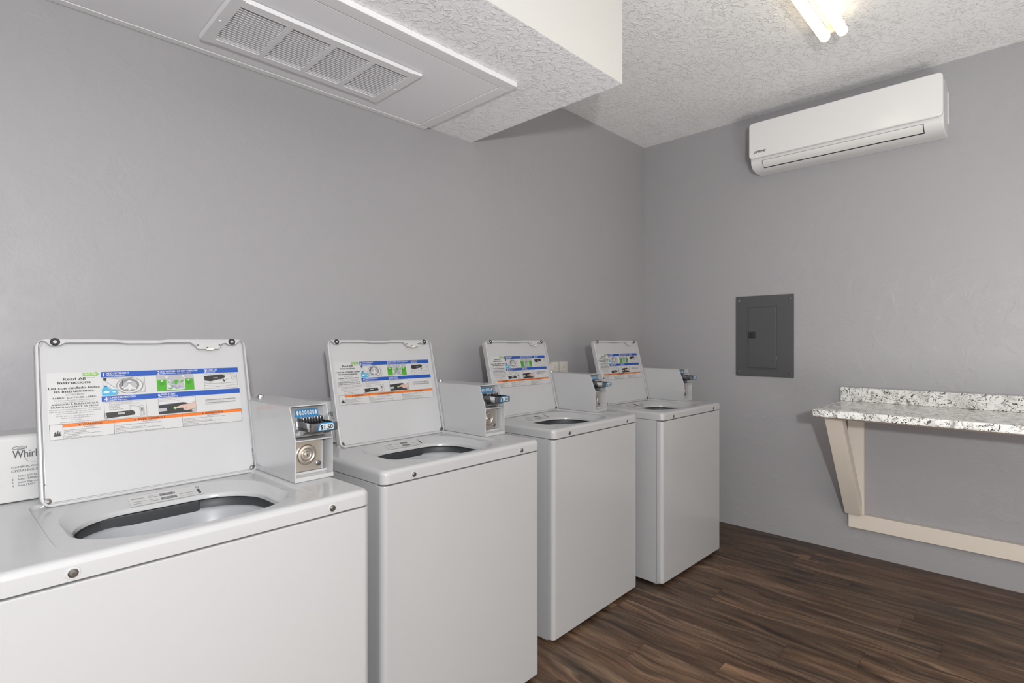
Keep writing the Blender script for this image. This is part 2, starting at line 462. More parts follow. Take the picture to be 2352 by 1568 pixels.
# ------------------------------------------------------------------ ceiling fluorescent lamp
fl = tag(empty('fluorescent_lamp', (-1.50, -1.592, CEIL)), 'lit twin tube fluorescent strip light mounted on the white textured ceiling', 'ceiling light')
L2 = 0.61
b = MB(); b.prism([(-0.030, 0), (-0.026, -0.035), (0.026, -0.035), (0.030, 0)], 'x', -L2, L2 - 0.02, 'lamp_holder', 0.002); b.build('lamp_housing', fl)
for yy in (-0.0385, 0.0385):
    b = MB(); r = 0.0235; pr_ = [(0.004, 0)]
    for i in range(1, 7): pr_.append((r * math.sin(rad(15 * i)), 0.016 * (1 - math.cos(rad(15 * i)))))
    top = [(rr, 2 * L2 - h) for rr, h in pr_[::-1]]
    b.lathe(pr_ + top, 'tube_glow', Matrix.Translation((-L2, yy, -0.068)) @ Matrix.Rotation(rad(90), 4, 'Y'), 24)
    b.build('fluorescent_tube', fl, 60, wn=False)
for xx in (-L2 + 0.012, L2 - 0.03):
    b = MB(); b.box(xx - 0.007, xx + 0.007, -0.055, 0.055, -0.064, -0.030, 'lamp_holder', 0.003); b.build('tube_socket', fl)

# ------------------------------------------------------------------ split air conditioner on the right wall
AY0, AY1 = -1.945, -0.918                             # right end, left end along the wall
ac = tag(empty('air_conditioner', (0, (AY0 + AY1) / 2, 2.50)), 'white wall mounted split air conditioner high on the grey wall', 'air conditioner')
hw = (AY1 - AY0) / 2
# side profile in (x, z): wall at x = 0, front at x = -0.2
prof = [(-0.002, 0.285), (-0.150, 0.285), (-0.176, 0.270), (-0.182, 0.235), (-0.182, 0.075), (-0.176, 0.058)]
for i in range(0, 8):
    a = rad(i * 90 / 7); prof.append((-0.070 - 0.106 * math.cos(a), 0.048 - 0.058 * math.sin(a)))
prof += [(-0.002, -0.010)]
def prof_loop(pts, y, k): return [(p[0] if p[0] > -0.01 else p[0] + k, y, p[1] - (k if p[1] > 0.25 else 0) + (k if p[1] < 0 else 0)) for p in pts]
b = MB()
b.loft([prof_loop(prof, -hw - 0.004, 0.012), prof_loop(prof, -hw - 0.001, 0.004), prof_loop(prof, -hw + 0.006, 0), prof_loop(prof, hw - 0.006, 0), prof_loop(prof, hw - 0.001, 0.004), prof_loop(prof, hw + 0.002, 0.012)], 'aircon_body', True, True)
b.build('aircon_body', ac, 40)
# glossy front panel: rounded rectangle, slightly domed
b = MB()
Mp = Matrix(((0, 0, -1, -0.183), (1, 0, 0, 0), (0, 1, 0, 0.180), (0, 0, 0, 1)))    # local x -> world y, local y -> world z, local z -> -x
pw, ph = 2 * hw + 0.004, 0.238
b.loft([rrect(0, 0, pw - 0.004, ph - 0.004, 0.020, 0.0), rrect(0, 0, pw, ph, 0.022, 0.006), rrect(0, 0, pw, ph, 0.022, 0.016), rrect(0, 0, pw - 0.005, ph - 0.005, 0.0205, 0.0195), rrect(0, 0, pw - 0.014, ph - 0.014, 0.017, 0.0215)], 'aircon_white', True, True, Mp)
b.build('front_panel', ac, 50)
b = MB()
Mt = Matrix(((0, 0, -1, -0.2048), (-1, 0, 0, 0), (0, 1, 0, 0.180), (0, 0, 0, 1)))
f_ = Flat(b, Mt)
f_.text('EPRIME', -hw + 0.036, -0.088, 0.021, 'ink_black', 0.073, bold=0.012, shear=0.3)
b.build('logo_lettering', ac, wn=False)
# louver flap in the curved underside, with the dark slots round it
b = MB()
def arc_pt(a, d=0.0): return (-0.070 - (0.106 + d) * math.cos(a), 0.048 - (0.058 + d) * math.sin(a))
as_ = [rad(3 + i * 7) for i in range(8)]
lo = [[(arc_pt(a, 0.0012)[0], y, arc_pt(a, 0.0012)[1]) for a in as_] for y in (-hw + 0.085, hw - 0.075)]
b.loft(lo, 'dark_void', closed=False)
b.build('outlet_slot', ac, wn=False)
b = MB()
as_ = [rad(5.5 + i * 5.6) for i in range(8)]
ring = [arc_pt(a, 0.006) for a in as_] + [arc_pt(a, 0.0016) for a in as_[::-1]]
b.loft([[(p[0], y, p[1]) for p in ring] for y in (-hw + 0.089, hw - 0.079)], 'aircon_louver', True, True)
b.build('louver_flap', ac, 40)
b = MB(); b.box(-0.030, -0.001, -hw - 0.010, -hw - 0.004, 0.06, 0.24, 'aircon_body', 0.002); b.build('wall_bracket', ac)

# ------------------------------------------------------------------ electrical panel
ep = tag(empty('electrical_panel', (0, -0.946, 1.37)), 'dark grey metal breaker panel set in the wall under the air conditioner', 'electrical panel')
ew, eh = 0.387, 0.566
b = MB()
b.prism([(-ew / 2, -eh / 2), (ew / 2, -eh / 2), (ew / 2, eh / 2), (-ew / 2, eh / 2)], 'x', -0.010, -0.001, 'panel_grey', 0.003)
# shallow raised surround
oy = 0.006
for (a0, a1, c0, c1) in ((-0.10, 0.108, -0.235, -0.228), (-0.10, 0.108, 0.205, 0.212), (-0.10, -0.093, -0.228, 0.205), (0.101, 0.108, -0.228, 0.205)):
    b.box(-0.0125, -0.010, a0 + oy, a1 + oy, c0, c1, 'panel_grey', 0.001)
b.build('panel_cover', ep)
b = MB()
b.box(-0.015, -0.0105, -0.088 + oy, 0.098 + oy, -0.223, 0.200, 'panel_grey', 0.003)
b.box(-0.0165, -0.0145, -0.070 + oy, 0.090 + oy, -0.212, -0.206, 'panel_grey', 0.0008)
pd = b.build('panel_door', ep)
b = MB(); b.box(-0.021, -0.0145, 0.052, 0.104, -0.014, 0.030, 'panel_latch', 0.003); b.box(-0.0235, -0.0205, 0.069, 0.087, -0.008, 0.020, 'ink_black', 0.002)
tag(b.build('latch', pd), 'black latch')
b = MB(); b.box(-0.0175, -0.0145, -0.086, -0.081, -0.165, -0.138, 'chrome', 0.001); b.build('hinge_pin', ep)
for (yy, zz) in ((ew / 2 - 0.024, eh / 2 - 0.030), (ew / 2 - 0.022, -eh / 2 + 0.030), (-ew / 2 + 0.026, -eh / 2 + 0.028), (-ew / 2 + 0.024, eh / 2 - 0.030)):
    b = MB(); b.lathe([(0.0075, 0), (0.0065, 0.003), (0.003, 0.004)], 'steel_dark' if yy < 0 else 'steel', rot_to((-1, 0, 0), (-0.010, yy, zz)), 16); b.build('screw', ep)

# ------------------------------------------------------------------ folding counter on the right wall
ct = tag(empty('folding_counter', (0, -1.42, 0)), 'speckled granite look counter with white wooden wall brackets on the right wall', 'counter')
CE = -1.98                                              # right end relative to the counter's left end (y)
b = MB(); b.box(-0.628, -0.001, CE, 0, 0.917, 0.957, 'granite_laminate', 0.006, 3); wt = b.build('worktop', ct)
b = MB(); b.box(-0.622, -0.004, CE + 0.004, -0.004, 0.912, 0.9172, 'raw_board'); b.build('underside_board', wt)
b = MB(); b.box(-0.021, -0.001, CE, 0.004, 0.9572, 1.043, 'granite_laminate', 0.004); bs = b.build('backsplash', ct)
b = MB(); b.box(-0.012, -0.0005, CE, 0.004, 1.0425, 1.0475, 'paper_shade', 0.001); b.build('caulk_bead', bs)
for yb in (-0.030, -1.62):
    b = MB(); b.box(-0.038, -0.001, yb - 0.098, yb - 0.010, 0.262, 0.9118, 'shelf_paint', 0.003); b.build('wall_cleat', ct)
    b = MB()
    b.prism([(-0.040, 0.262), (-0.039, 0.345), (-0.455, 0.9115), (-0.530, 0.9115), (-0.070, 0.262)], 'y', yb - 0.090, yb - 0.002, 'shelf_paint', 0.003)
    b.build('diagonal_brace', ct)
b = MB(); b.box(-0.040, -0.001, CE, -0.044, 0.172, 0.2618, 'shelf_paint', 0.004); b.build('lower_rail', ct)

# ------------------------------------------------------------------ wall outlets behind the washers
def outlet(y_c, label):
    o = tag(empty('wall_outlet', (y_c, 0, 1.135)), label, 'outlet', 'ivory outlets on the back wall')
    b = MB(); b.box(-0.043, 0.043, -0.007, -0.0005, -0.060, 0.060, 'plastic_ivory', 0.003); b.build('cover_plate', o)
    for zz in (0.022, -0.022):
        b = MB()
        b.loft([rrect(0, 0, 0.034, 0.030, 0.012, 0, 6, 5), rrect(0, 0, 0.033, 0.029, 0.0118, 0.0015, 6, 5)], 'plastic_ivory', True, True, rot_to((0, -1, 0), (0, -0.007, zz)))
        for sx_ in (-0.006, 0.006): b.box(sx_ - 0.001, sx_ + 0.001, -0.0088, -0.008, zz - 0.001, zz + 0.007, 'ink_black')
        b.lathe([(0.0022, 0), (0.0022, 0.0004)], 'ink_black', rot_to((0, -1, 0), (0, -0.0085, zz - 0.008)), 10)
        b.build('receptacle', o)
    b = MB(); b.lathe([(0.003, 0), (0.0024, 0.0015)], 'plug_grey', rot_to((0, -1, 0), (0, -0.007, 0)), 10); b.build('screw', o)
outlet(-1.155, 'ivory wall outlet half hidden by an open washer lid, left of the pair')
outlet(-1.060, 'ivory wall outlet above a coin box, right of the pair')

# ------------------------------------------------------------------ washing machine prototype (local: x across, y = 0 front, z up)
WW, WD = 0.730, 0.66
TOP = 0.945
def make_washer():
    root = empty('washing_machine', (0, 0, 0))
    # cabinet shell
    b = MB(); ch = WW / 2 - 0.002
    for q in ((-ch, -ch + 0.003, 0.037, WD - 0.005), (ch - 0.003, ch, 0.037, WD - 0.005), (-ch + 0.003, ch - 0.003, 0.037, 0.040), (-ch + 0.003, ch - 0.003, WD - 0.008, WD - 0.005)):
        b.box(*q, 0.012, 0.9005, 'enamel', 0.0008)
    b.box(-ch + 0.003, ch - 0.003, 0.040, WD - 0.008, 0.014, 0.017, 'enamel')
    b.build('cabinet', root)
    # front panel with rounded vertical edges that wrap to the sides
    b = MB()
    def ploop(z, ins):
        hwid = WW / 2 - ins; r = 0.020; pts = [(-hwid, 0.034, z)]
        for i in range(9):
            a = math.pi + math.pi / 2 * i / 8; pts.append((-hwid + r + r * math.cos(a), ins + r + r * math.sin(a), z))
        for i in range(9):
            a = -math.pi / 2 + math.pi / 2 * i / 8; pts.append((hwid - r + r * math.cos(a), ins + r + r * math.sin(a), z))
        pts.append((hwid, 0.034, z)); return pts
    b.loft([ploop(0.018, 0.004), ploop(0.0195, 0.001), ploop(0.023, 0), ploop(0.894, 0), ploop(0.8972, 0.001), ploop(0.8988, 0.004)], 'enamel', True, True)
    b.build('front_panel', root, 40)
    for sx_ in (-1, 1):
        for yy in (0.06, WD - 0.06):
            b = MB(); b.lathe([(0.020, 0), (0.022, 0.004), (0.020, 0.008), (0.008, 0.009), (0.008, 0.0125)], 'plug_grey', Matrix.Translation((sx_ * 0.325, yy, 0)), 18)
            b.build('leveling_foot', root)
    # top deck
    b = MB()
    def rec(ins, z0):
        l = rrect(-0.012, 0.2385, 0.510 - 2 * ins, 0.437 - 2 * ins, 0.030, 0)
        return [(x, y, TOP - z0 * min(1, max(0, (y - 0.05) / 0.12))) for x, y, z in l]
    def opn(ins, insf, z, r):
        # opening, far side inset by insf
        y0_, y1_ = 0.030 + ins * 0.55, 0.432 - insf
        return rrect(-0.010, (y0_ + y1_) / 2, 0.450 - 2 * ins, y1_ - y0_, r, z)
    R_ = 0.024
    loops = [rrect(0, WD / 2 + 0.001, WW - 0.008, WD - 0.004, R_, 0.901), rrect(0, WD / 2 - 0.001, WW, WD + 0.004, R_, 0.904), rrect(0, WD / 2 - 0.001, WW, WD + 0.004, R_, TOP - 0.015)]
    for i in range(1, 6):
        a = rad(18 * i); k = 0.015
        loops.append(rrect(0, WD / 2 - 0.001, WW - 2 * k * (1 - math.cos(a)), WD + 0.004 - 2 * k * (1 - math.cos(a)), R_ - k * 0.7 * (1 - math.cos(a)), TOP - 0.015 + k * math.sin(a)))
    loops += [rec(0, 0), rec(0.003, 0.007), rec(0.006, 0.008)]
    def zfix(l): return [(x, y, z - 0.008 * min(1, max(0, (y - 0.05) / 0.12))) for x, y, z in l]
    loops += [zfix(opn(0, 0, TOP, 0.150)), zfix(opn(0.003, 0.005, TOP - 0.001, 0.148)), opn(0.020, 0.053, 0.9165, 0.130), opn(0.022, 0.058, 0.912, 0.128), opn(0.0222, 0.0585, 0.904, 0.128)]
    b.loft(loops, 'enamel')
    dk = b.build('top_deck', root, 50)
    for sx_ in (-0.2527, 0.2527):
        b = MB(); M_ = rot_to((0, -1, 0), (sx_, -0.003, 0.918))
        b.lathe([(0.0115, 0), (0.0110, 0.0012), (0.0085, 0.0016)], 'plastic_white', M_, 24)
        b.lathe([(0.0080, 0.0012), (0.0078, 0.003), (0.0055, 0.0052), (0.002, 0.0056)], 'bolt_steel', M_, 20)
        b.lathe([(0.0022, 0.0055), (0.0021, 0.006)], 'steel_dark', M_, 6)
        tag(b.build('deck_bolt', root), 'steel security bolt')
    # tub seen through the opening
    b = MB()
    b.loft([opn(0.018, 0.052, 0.9045, 0.132), opn(0.012, 0.046, 0.898, 0.136), opn(0.013, 0.047, 0.884, 0.135), opn(0.022, 0.056, 0.872, 0.128)], 'gasket_dark')
    tg = b.build('tub_gasket', root, 40, wn=False)
    b = MB()
    b.box(-0.15, 0.075, 0.373, 0.386, 0.868, 0.902, 'gasket_dark', 0.004)
    b.build('bleach_dispenser', tg)
    b = MB()
    b.loft([opn(0.016, 0.048, 0.878, 0.133), opn(0.022, 0.055, 0.8775, 0.130), opn(0.030, 0.064, 0.870, 0.126), opn(0.040, 0.078, 0.82, 0.120), opn(0.020, 0.05, 0.80, 0.13), opn(0.006, 0.03, 0.77, 0.14), opn(0.006, 0.03, 0.50, 0.14), opn(0.03, 0.05, 0.45, 0.12)], 'tub_grey', False, True)
    b.build('wash_basket', root, 40)
    # rating label on the far slope of the opening
    b = MB()
    slope = Vector((0, 0.429 - 0.376, 0.9365 - 0.9170)).normalized()
    nrm = Vector((1, 0, 0)).cross(slope)
    Ml = Matrix(((1, slope.x, nrm.x, -0.080), (0, slope.y, nrm.y, 0.3775), (0, slope.z, nrm.z, 0.9172), (0, 0, 0, 1)))
    g = Flat(b, Ml); LW, LH = 0.165, 0.042
    g.rect(0, LW, 0, LH, 'paper', 0.0008)
    g.text('Whirlpool', 0.006, 0.029, 0.0075, 'ink_black', 0.026, h=0.0011)
    for tx, xx, yy in (('MOD.', 0.043, 0.031), ('SER.', 0.043, 0.014)):
        g.text(tx, xx, yy, 0.0050, 'ink_grey', h=0.0011)
    for x0_, x1_, yy in ((0.006, 0.034, 0.016), (0.006, 0.026, 0.008), (0.043, 0.063, 0.026), (0.043, 0.061, 0.009), (0.112, 0.147, 0.017)):
        g.rect(x0_, x1_, yy, yy + 0.0016, 'ink_grey', 0.0011)          # small print too fine to read
    rg = random.Random(3)
    for yy in (0.024, 0.006):
        xx = 0.068
        while xx < 0.103:
            w_ = rg.choice((0.0005, 0.0009, 0.0013)); g.rect(xx, xx + w_, yy, yy + 0.011, 'ink_black', 0.0011); xx += w_ + rg.choice((0.0005, 0.0008, 0.001))
    g.line((0.112, 0.008), (0.147, 0.008), 0.0008, 'ink_grey', 0.0011)
    g.ring(0.158, 0.034, 0.0042, 0.0009, 'ink_black', 0.0011); g.line((0.155, 0.037), (0.161, 0.031), 0.0009, 'ink_black', 0.0012)
    g.rect(0.1545, 0.1615, 0.006, 0.026, 'ink_black', 0.0011); g.rect(0.156, 0.160, 0.012, 0.015, 'paper', 0.0013)
    tag(b.build('rating_label', root, wn=False), 'white printed label with barcodes')
    # console at the back
    b = MB()
    b.prism([(0.520, TOP + 0.0015), (0.530, 1.098), (0.538, 1.106), (WD - 0.01, 1.106), (WD - 0.01, TOP + 0.0015)], 'x', -WW / 2 + 0.002, WW / 2 - 0.002, 'plastic_white', 0.004)
    cs = b.build('control_console', root)
    b = MB(); tl = math.atan2(0.010, 0.1515)
    Mc = Matrix(((1, 0, 0, 0), (0, math.sin(tl), -math.cos(tl), 0.5195), (0, math.cos(tl), math.sin(tl), TOP + 0.0015), (0, 0, 0, 1)))
    g = Flat(b, Mc); gx = -0.288
    g.text('Whirlpool', gx + 0.002, 0.1045, 0.0265, 'ink_soft', 0.079, bold=0.004)
    g.ring(gx + 0.015, 0.1285, 0.013, 0.0011, 'ink_soft', ry=0.0038); g.ring(gx + 0.017, 0.1280, 0.007, 0.0008, 'ink_soft', ry=0.0018)
    g.ring(gx + 0.050, 0.1000, 0.024, 0.0006, 'ink_soft', a0=160, a1=300, ry=0.009)
    g.text('COMMERCIAL WASHER', gx, 0.0805, 0.0062, 'ink_soft', 0.057, bold=0.003)
    g.text('OPERATING INSTRUCTIONS', gx, 0.0710, 0.0078, 'ink_soft', 0.098)
    for i, s_ in enumerate(('Select CYCLE', 'Select TEMPERATURE', 'Insert Payment', 'Press START')):
        g.text(str(i + 1), gx + 0.001, 0.0588 - i * 0.0075, 0.0064, 'ink_soft'); g.text(s_, gx + 0.0115, 0.0588 - i * 0.0075, 0.0064, 'ink_soft', len(s_) * 0.0029)
    tag(b.build('console_lettering', cs, wn=False), 'dark printed lettering')
    # ---------------- lid, hinged at the back of the opening, open
    LWd, LHt = 0.475, 0.395
    b = MB()
    def zx(l, y): return [(p[0], y, p[1]) for p in l]
    NSL = 48
    def outer(ins, r): 
        l = rrect(0, LHt / 2, LWd - 2 * ins, LHt - 2 * ins, r, 0, NSL, 8)
        return [(x, y - (0.0022 * max(0, min(1, (0.062 - abs(x + 0.025)) / 0.016)) if y > LHt - 0.012 and abs(x) < 0.15 else 0), z) for x, y, z in l]
    def vin(u):
        v_ = 0.3853
        def sst(e0, e1, x): k = min(1, max(0, (x - e0) / (e1 - e0))); return k * k * (3 - 2 * k)
        v_ -= 0.0028 * sst(0.160, 0.180, u) * (1 - sst(0.250, 0.270, u))
        for uc in (0.0372, 0.4365):
            v_ += 0.0045 * sst(0.030, 0.020, abs(u - uc) * 0 + abs(u - uc)) if False else 0
            v_ -= 0.0075 * sst(0.022, 0.006, abs(u - uc))
        v_ -= 0.014 * sst(0.328, 0.345, u) * (1 - sst(0.400, 0.416, u))
        if u < 0.022: v_ += 0.004
        if u > 0.454: v_ += 0.003
        return v_
    def inner(ins):
        l = rrect(0, LHt / 2 - 0.001, LWd - 0.012 - 2 * ins, LHt - 0.014 - 2 * ins, 0.013, 0, NSL, 8)
        out = []
        for x, y, z in l:
            u = x + LWd / 2
            if y > LHt - 0.015: y = vin(u) - ins
            out.append((x, y, z))
        return out
    b.loft([zx(outer(0.006, 0.018), 0.021), zx(outer(0.0015, 0.022), 0.0195), zx(outer(0, 0.022), 0.016), zx(outer(0, 0.022), -0.005), zx(outer(0.001, 0.0215), -0.0075), zx(outer(0.003, 0.020), -0.0085),
            zx(inner(0), -0.0085), zx(inner(0.0008), -0.0075), zx(inner(0.0012), 0.0030), zx(inner(0.0034), 0.0030), zx(inner(0.0042), 0.0005), zx(inner(0.0056), 0.0)], 'enamel_lid', True, True)
    # rust along the hinge-side edges
    rg = random.Random(11)
    def rust(u0, v0, n, dv):
        for i in range(n):
            uu = u0 + rg.uniform(-0.001, 0.001); vv = v0 + i * dv + rg.uniform(-0.002, 0.002); a = rg.uniform(0.0004, 0.0011); c_ = dv * rg.uniform(0.35, 0.9)
            b.add([(uu - a - LWd / 2, -0.0002, vv - c_), (uu + a - LWd / 2, -0.0002, vv - c_ * 0.5), (uu + a * 0.5 - LWd / 2, -0.0002, vv + c_), (uu - a * 0.6 - LWd / 2, -0.0002, vv + c_ * 0.7)], [(0, 1, 2, 3)], 'rust')
    rust(LWd - 0.0088, 0.024, 9, 0.0052)
    rust(0.0092, 0.05, 1, 0.002); rust(0.0092, 0.077, 1, 0.002)
    lid = b.build('lid', root, 45)
    lid.location = (0.001, 0.4455, TOP - 0.009)
    lid.rotation_euler = (-rad(14), 0, 0)
    lid.scale = (1.058, 1.0, 1.048)
    for uu in (0.0372, 0.4365):
        b = MB(); M_ = rot_to((0, -1, 0), (uu - LWd / 2, -0.0085, 0.3865))
        b.torus(0.0066, 0.0030, 'rubber_black', M_); b.lathe([(0.0060, -0.001), (0.0052, 0.0012), (0.002, 0.0018)], 'plug_grey', M_, 18)
        tag(b.build('rubber_bumper', lid), 'black rubber bumper')
    b = MB()
    pl = [(0.338, 0.383), (0.343, 0.3675), (0.347, 0.3645), (0.398, 0.3645), (0.402, 0.3675), (0.407, 0.383)]
    b.prism([(p[0] - LWd / 2, p[1]) for p in pl], 'y', -0.0115, -0.002, 'plastic_white', 0.0012)
    b.box(0.366 - LWd / 2, 0.384 - LWd / 2, -0.014, -0.008, 0.3615, 0.3665, 'plastic_ivory', 0.001)
    b.box(0.3665 - LWd / 2, 0.3705 - LWd / 2, -0.0125, -0.011, 0.3665, 0.3700, 'ink_black')
    for uu in (0.345, 0.401):
        b.lathe([(0.0028, 0), (0.0022, 0.0014), (0.001, 0.0016)], 'steel_dark', rot_to((0, -1, 0), (uu - LWd / 2, -0.0115, 0.3765)), 14)
    b.build('strike_plate', lid)
    for s_, uu in ((-1, 0.010), (1, LWd - 0.010)):
        b = MB()
        b.lathe([(0.0075, 0), (0.0068, 0.003), (0.0035, 0.0040), (0.0030, 0.001), (0.001, 0.001)], 'bolt_steel', rot_to((0, -1, 0), (uu - s_ * 0.003 - LWd / 2, -0.001, 0.014)), 18)
        b.tube([(uu - LWd / 2, 0.010, 0.006), (uu + s_ * 0.012 - LWd / 2, 0.010, 0.003), (uu + s_ * 0.017 - LWd / 2, 0.010, -0.002)], 0.0035, 'steel')
        tag(b.build('lid_hinge', lid), 'steel hinge pin')
    make_sticker(lid, LWd)
    make_coin_box(root)
    return root

def make_sticker(lid, LWd):
    b = MB()
    M_ = Matrix(((1, 0, 0, -LWd / 2), (0, 0, -1, -0.0003), (0, 1, 0, 0), (0, 0, 0, 1)))
    g = Flat(b, M_)
    K, G = 'ink_black', 'ink_grey'
    # blank of the label
    g.poly([(0.020, 0.150), (0.4475, 0.150), (0.4475, 0.3115), (0.020, 0.3115)], 'paper', 0.0002)
    # start arrow
    g.poly([(0.0875, 0.301), (0.113, 0.301), (0.113, 0.2985), (0.1205, 0.3055), (0.113, 0.3125), (0.113, 0.310), (0.0875, 0.310)], 'ink_lime', 0.0005)
    g.text('START HERE', 0.089, 0.3032, 0.0062, 'ink_white', 0.025, bold=0.012)
    g.text('Comience aquí', 0.091, 0.2965, 0.0026, 'ink_green', 0.020)
    cx = 0.0708
    for s_, v_, sz, wd, bo, c_ in (('Read All', 0.2925, 0.0096, 0.042, 0.012, K), ('Instructions', 0.2840, 0.0096, 0.062, 0.012, K), ('Lea con cuidado todas', 0.2712, 0.0086, 0.097, 0.012, K), ('las instrucciones.', 0.2630, 0.0086, 0.077, 0.012, K),
            ('ATTENTION', 0.2555, 0.0056, 0.035, 0.01, G), ('FABRIC SOFTENER USERS:', 0.2482, 0.0056, 0.082, 0.01, K), ('For best results, select a Deep Rinse cycle', 0.2428, 0.0042, 0.078, 0, G), ('to use fabric softener during Final Rinse.', 0.2380, 0.0042, 0.072, 0, G),
            ('ATENCIÓN A AQUELLOS QUE', 0.2325, 0.0054, 0.088, 0.01, K), ('USAN SUAVIZANTE DE TELAS:', 0.2262, 0.0054, 0.090, 0.01, K), ('Para obtener los resultados óptimos, seleccione un', 0.2208, 0.0042, 0.096, 0, G), ('ciclo de agua profunda y use las cajas de suavizante', 0.2160, 0.0042, 0.097, 0, G), ('para lavadora cuando use la lavadora.', 0.2112, 0.0042, 0.070, 0, G),
            ('NOTE: Lid locks only during high-speed', 0.2050, 0.0042, 0.074, 0, G), ('spins and will unlock when', 0.2002, 0.0042, 0.053, 0, G), ('cycle stops.', 0.1954, 0.0042, 0.022, 0, G)):
        g.text(s_, cx, v_ - 0.0005, sz, c_, wd, 'c', bo)
    g.text('NOTA: La tapa se bloquea solamente', 0.0735, 0.1905 - 0.0004, 0.0036, G, 0.064, 'c')
    # blue bars
    g.rect(0.1228, 0.4480, 0.2962, 0.3103, 'ink_blue', 0.0005)
    g.rect(0.1222, 0.4478, 0.2342, 0.2477, 'ink_blue', 0.0005)
    W_ = 'ink_white'
    for n_, u, v_, t1, w1, t2, w2 in (('1', 0.1275, 0.3103, 'ADD DETERGENT', 0.047, 'Agregue detergente', 0.038), ('2', 0.2438, 0.3103, 'ADD CLOTHES - DO NOT OVERLOAD', 0.090, 'Cargue la lavadora - No sobrecargue', 0.072), ('3', 0.3570, 0.3103, 'CLOSE LID', 0.027, 'Cierre la tapa', 0.022),
                                   ('4', 0.1275, 0.2477, 'COMPLETE PROCESS', 0.058, 'Complete el proceso', 0.040), ('5', 0.2420, 0.2477, 'PRESS START', 0.034, 'Presione Start (Inicio)', 0.038)):
        g.text(n_, u, v_ - 0.0122, 0.0135, W_, bold=0.02)
        g.text(t1, u + 0.0070, v_ - 0.0069, 0.0066, W_, w1, bold=0.015); g.text(t2, u + 0.0070, v_ - 0.0117, 0.0046, W_, w2, bold=0.015)
    T = 0.0006
    # picture 1: open tub with agitator, bottle and carton
    g.frame(0.1263, 0.2150, 0.2532, 0.2952, T, G)
    g.path([(0.1264, 0.2935), (0.137, 0.281), (0.152, 0.267), (0.158, 0.2535)], 0.0008, G)
    g.poly([(0.1268, 0.2950), (0.1345, 0.2950), (0.1330, 0.2855), (0.1275, 0.2880)], K, 0.0007)
    g.path([(0.135, 0.294), (0.165, 0.2895), (0.19, 0.2945)], 0.0006, G)
    g.disc(0.182, 0.2725, 0.0285, 'paper_shade', 0.0005, ry=0.0205)
    g.disc(0.182, 0.2725, 0.0262, 'ink_white', 0.0006, ry=0.0190); g.disc(0.1805, 0.2735, 0.0220, G, 0.0007, ry=0.0172); g.disc(0.1812, 0.2737, 0.0208, 'ink_mid', 0.0008, ry=0.0166); g.disc(0.1825, 0.2725, 0.0150, 'paper_shade', 0.00085, ry=0.0125)
    g.ring(0.182, 0.2725, 0.0285, 0.0006, K, ry=0.0205)
    g.disc(0.1815, 0.2820, 0.0058, 'ink_white', 0.0009, ry=0.0040); g.ring(0.1815, 0.2820, 0.0058, 0.0005, G, 0.001, ry=0.0040)
    g.poly([(0.1785, 0.2800), (0.1845, 0.2800), (0.1860, 0.2710), (0.1955, 0.2640), (0.1935, 0.2610), (0.1840, 0.2650), (0.1815, 0.2585), (0.1785, 0.2590), (0.1785, 0.2655), (0.1690, 0.2620), (0.1680, 0.2655), (0.1775, 0.2715)], 'ink_white', 0.0009)
    g.path([(0.1785, 0.2800), (0.1775, 0.2715), (0.1680, 0.2655)], 0.0005, G, 0.001); g.path([(0.1845, 0.2800), (0.1860, 0.2710), (0.1955, 0.2640)], 0.0005, G, 0.001)
    g.path([(0.1690, 0.2900), (0.1670, 0.2850), (0.1665, 0.2690)], 0.0012, K, 0.001); g.disc(0.1665, 0.2685, 0.0022, 'ink_white', 0.0011)
    g.path([(0.203, 0.2535), (0.2095, 0.266), (0.2145, 0.292)], 0.0006, G); g.path([(0.213, 0.2535), (0.2148, 0.263)], 0.0005, G)
    g.poly([(0.1235, 0.2495), (0.1425, 0.2490), (0.1425, 0.2660), (0.1385, 0.2705), (0.1345, 0.2705), (0.1345, 0.2735), (0.1285, 0.2735), (0.1285, 0.2705), (0.1235, 0.2660)], 'ink_cyan', 0.0014)
    g.rect(0.1285, 0.1345, 0.2712, 0.2745, 'ink_cyan_dark', 0.0015); g.path([(0.1365, 0.2685), (0.1400, 0.2665), (0.1400, 0.2610)], 0.0012, 'ink_white', 0.0016)
    g.disc(0.1325, 0.2580, 0.0062, 'price_paper', 0.0016, ry=0.0032)
    g.poly([(0.1430, 0.2500), (0.1545, 0.2505), (0.1545, 0.2640), (0.1430, 0.2650)], 'ink_cyan', 0.0015); g.disc(0.1485, 0.2580, 0.0040, 'price_paper', 0.0017, ry=0.0022)
    g.poly([(0.1430, 0.2650), (0.1545, 0.2640), (0.1560, 0.2662), (0.1448, 0.2672)], 'ink_white', 0.0015)
    # picture 2: section through a loaded tub
    g.rect(0.2415, 0.3298, 0.2520, 0.2945, 'paper_shade', 0.0005); g.rect(0.2415, 0.3298, 0.2520, 0.2835, 'ink_green', 0.0006); g.frame(0.2415, 0.3298, 0.2520, 0.2945, 0.0005, G, 0.0008)
    g.poly([(0.2655, 0.2885), (0.2640, 0.2570), (0.2660, 0.2550), (0.3050, 0.2550), (0.3068, 0.2570), (0.3055, 0.2885)], 'paper_shade', 0.0009)
    rg = random.Random(5)
    for i in range(34):
        u = rg.uniform(0.267, 0.303); v_ = rg.uniform(0.2575, 0.2790)
        n = rg.randint(4, 6); r_ = rg.uniform(0.002, 0.0045); a0 = rg.random() * 6
        g.poly([(min(0.305, max(0.2660, u + r_ * math.cos(a0 + 6.283 * k / n))), min(0.2835, max(0.2565, v_ + r_ * rg.uniform(0.6, 1) * math.sin(a0 + 6.283 * k / n)))) for k in range(n)], rg.choice(('ink_purple', 'ink_purple', 'ink_white', 'ink_green', 'paper_shade')), 0.0010 + i * 0.00001)
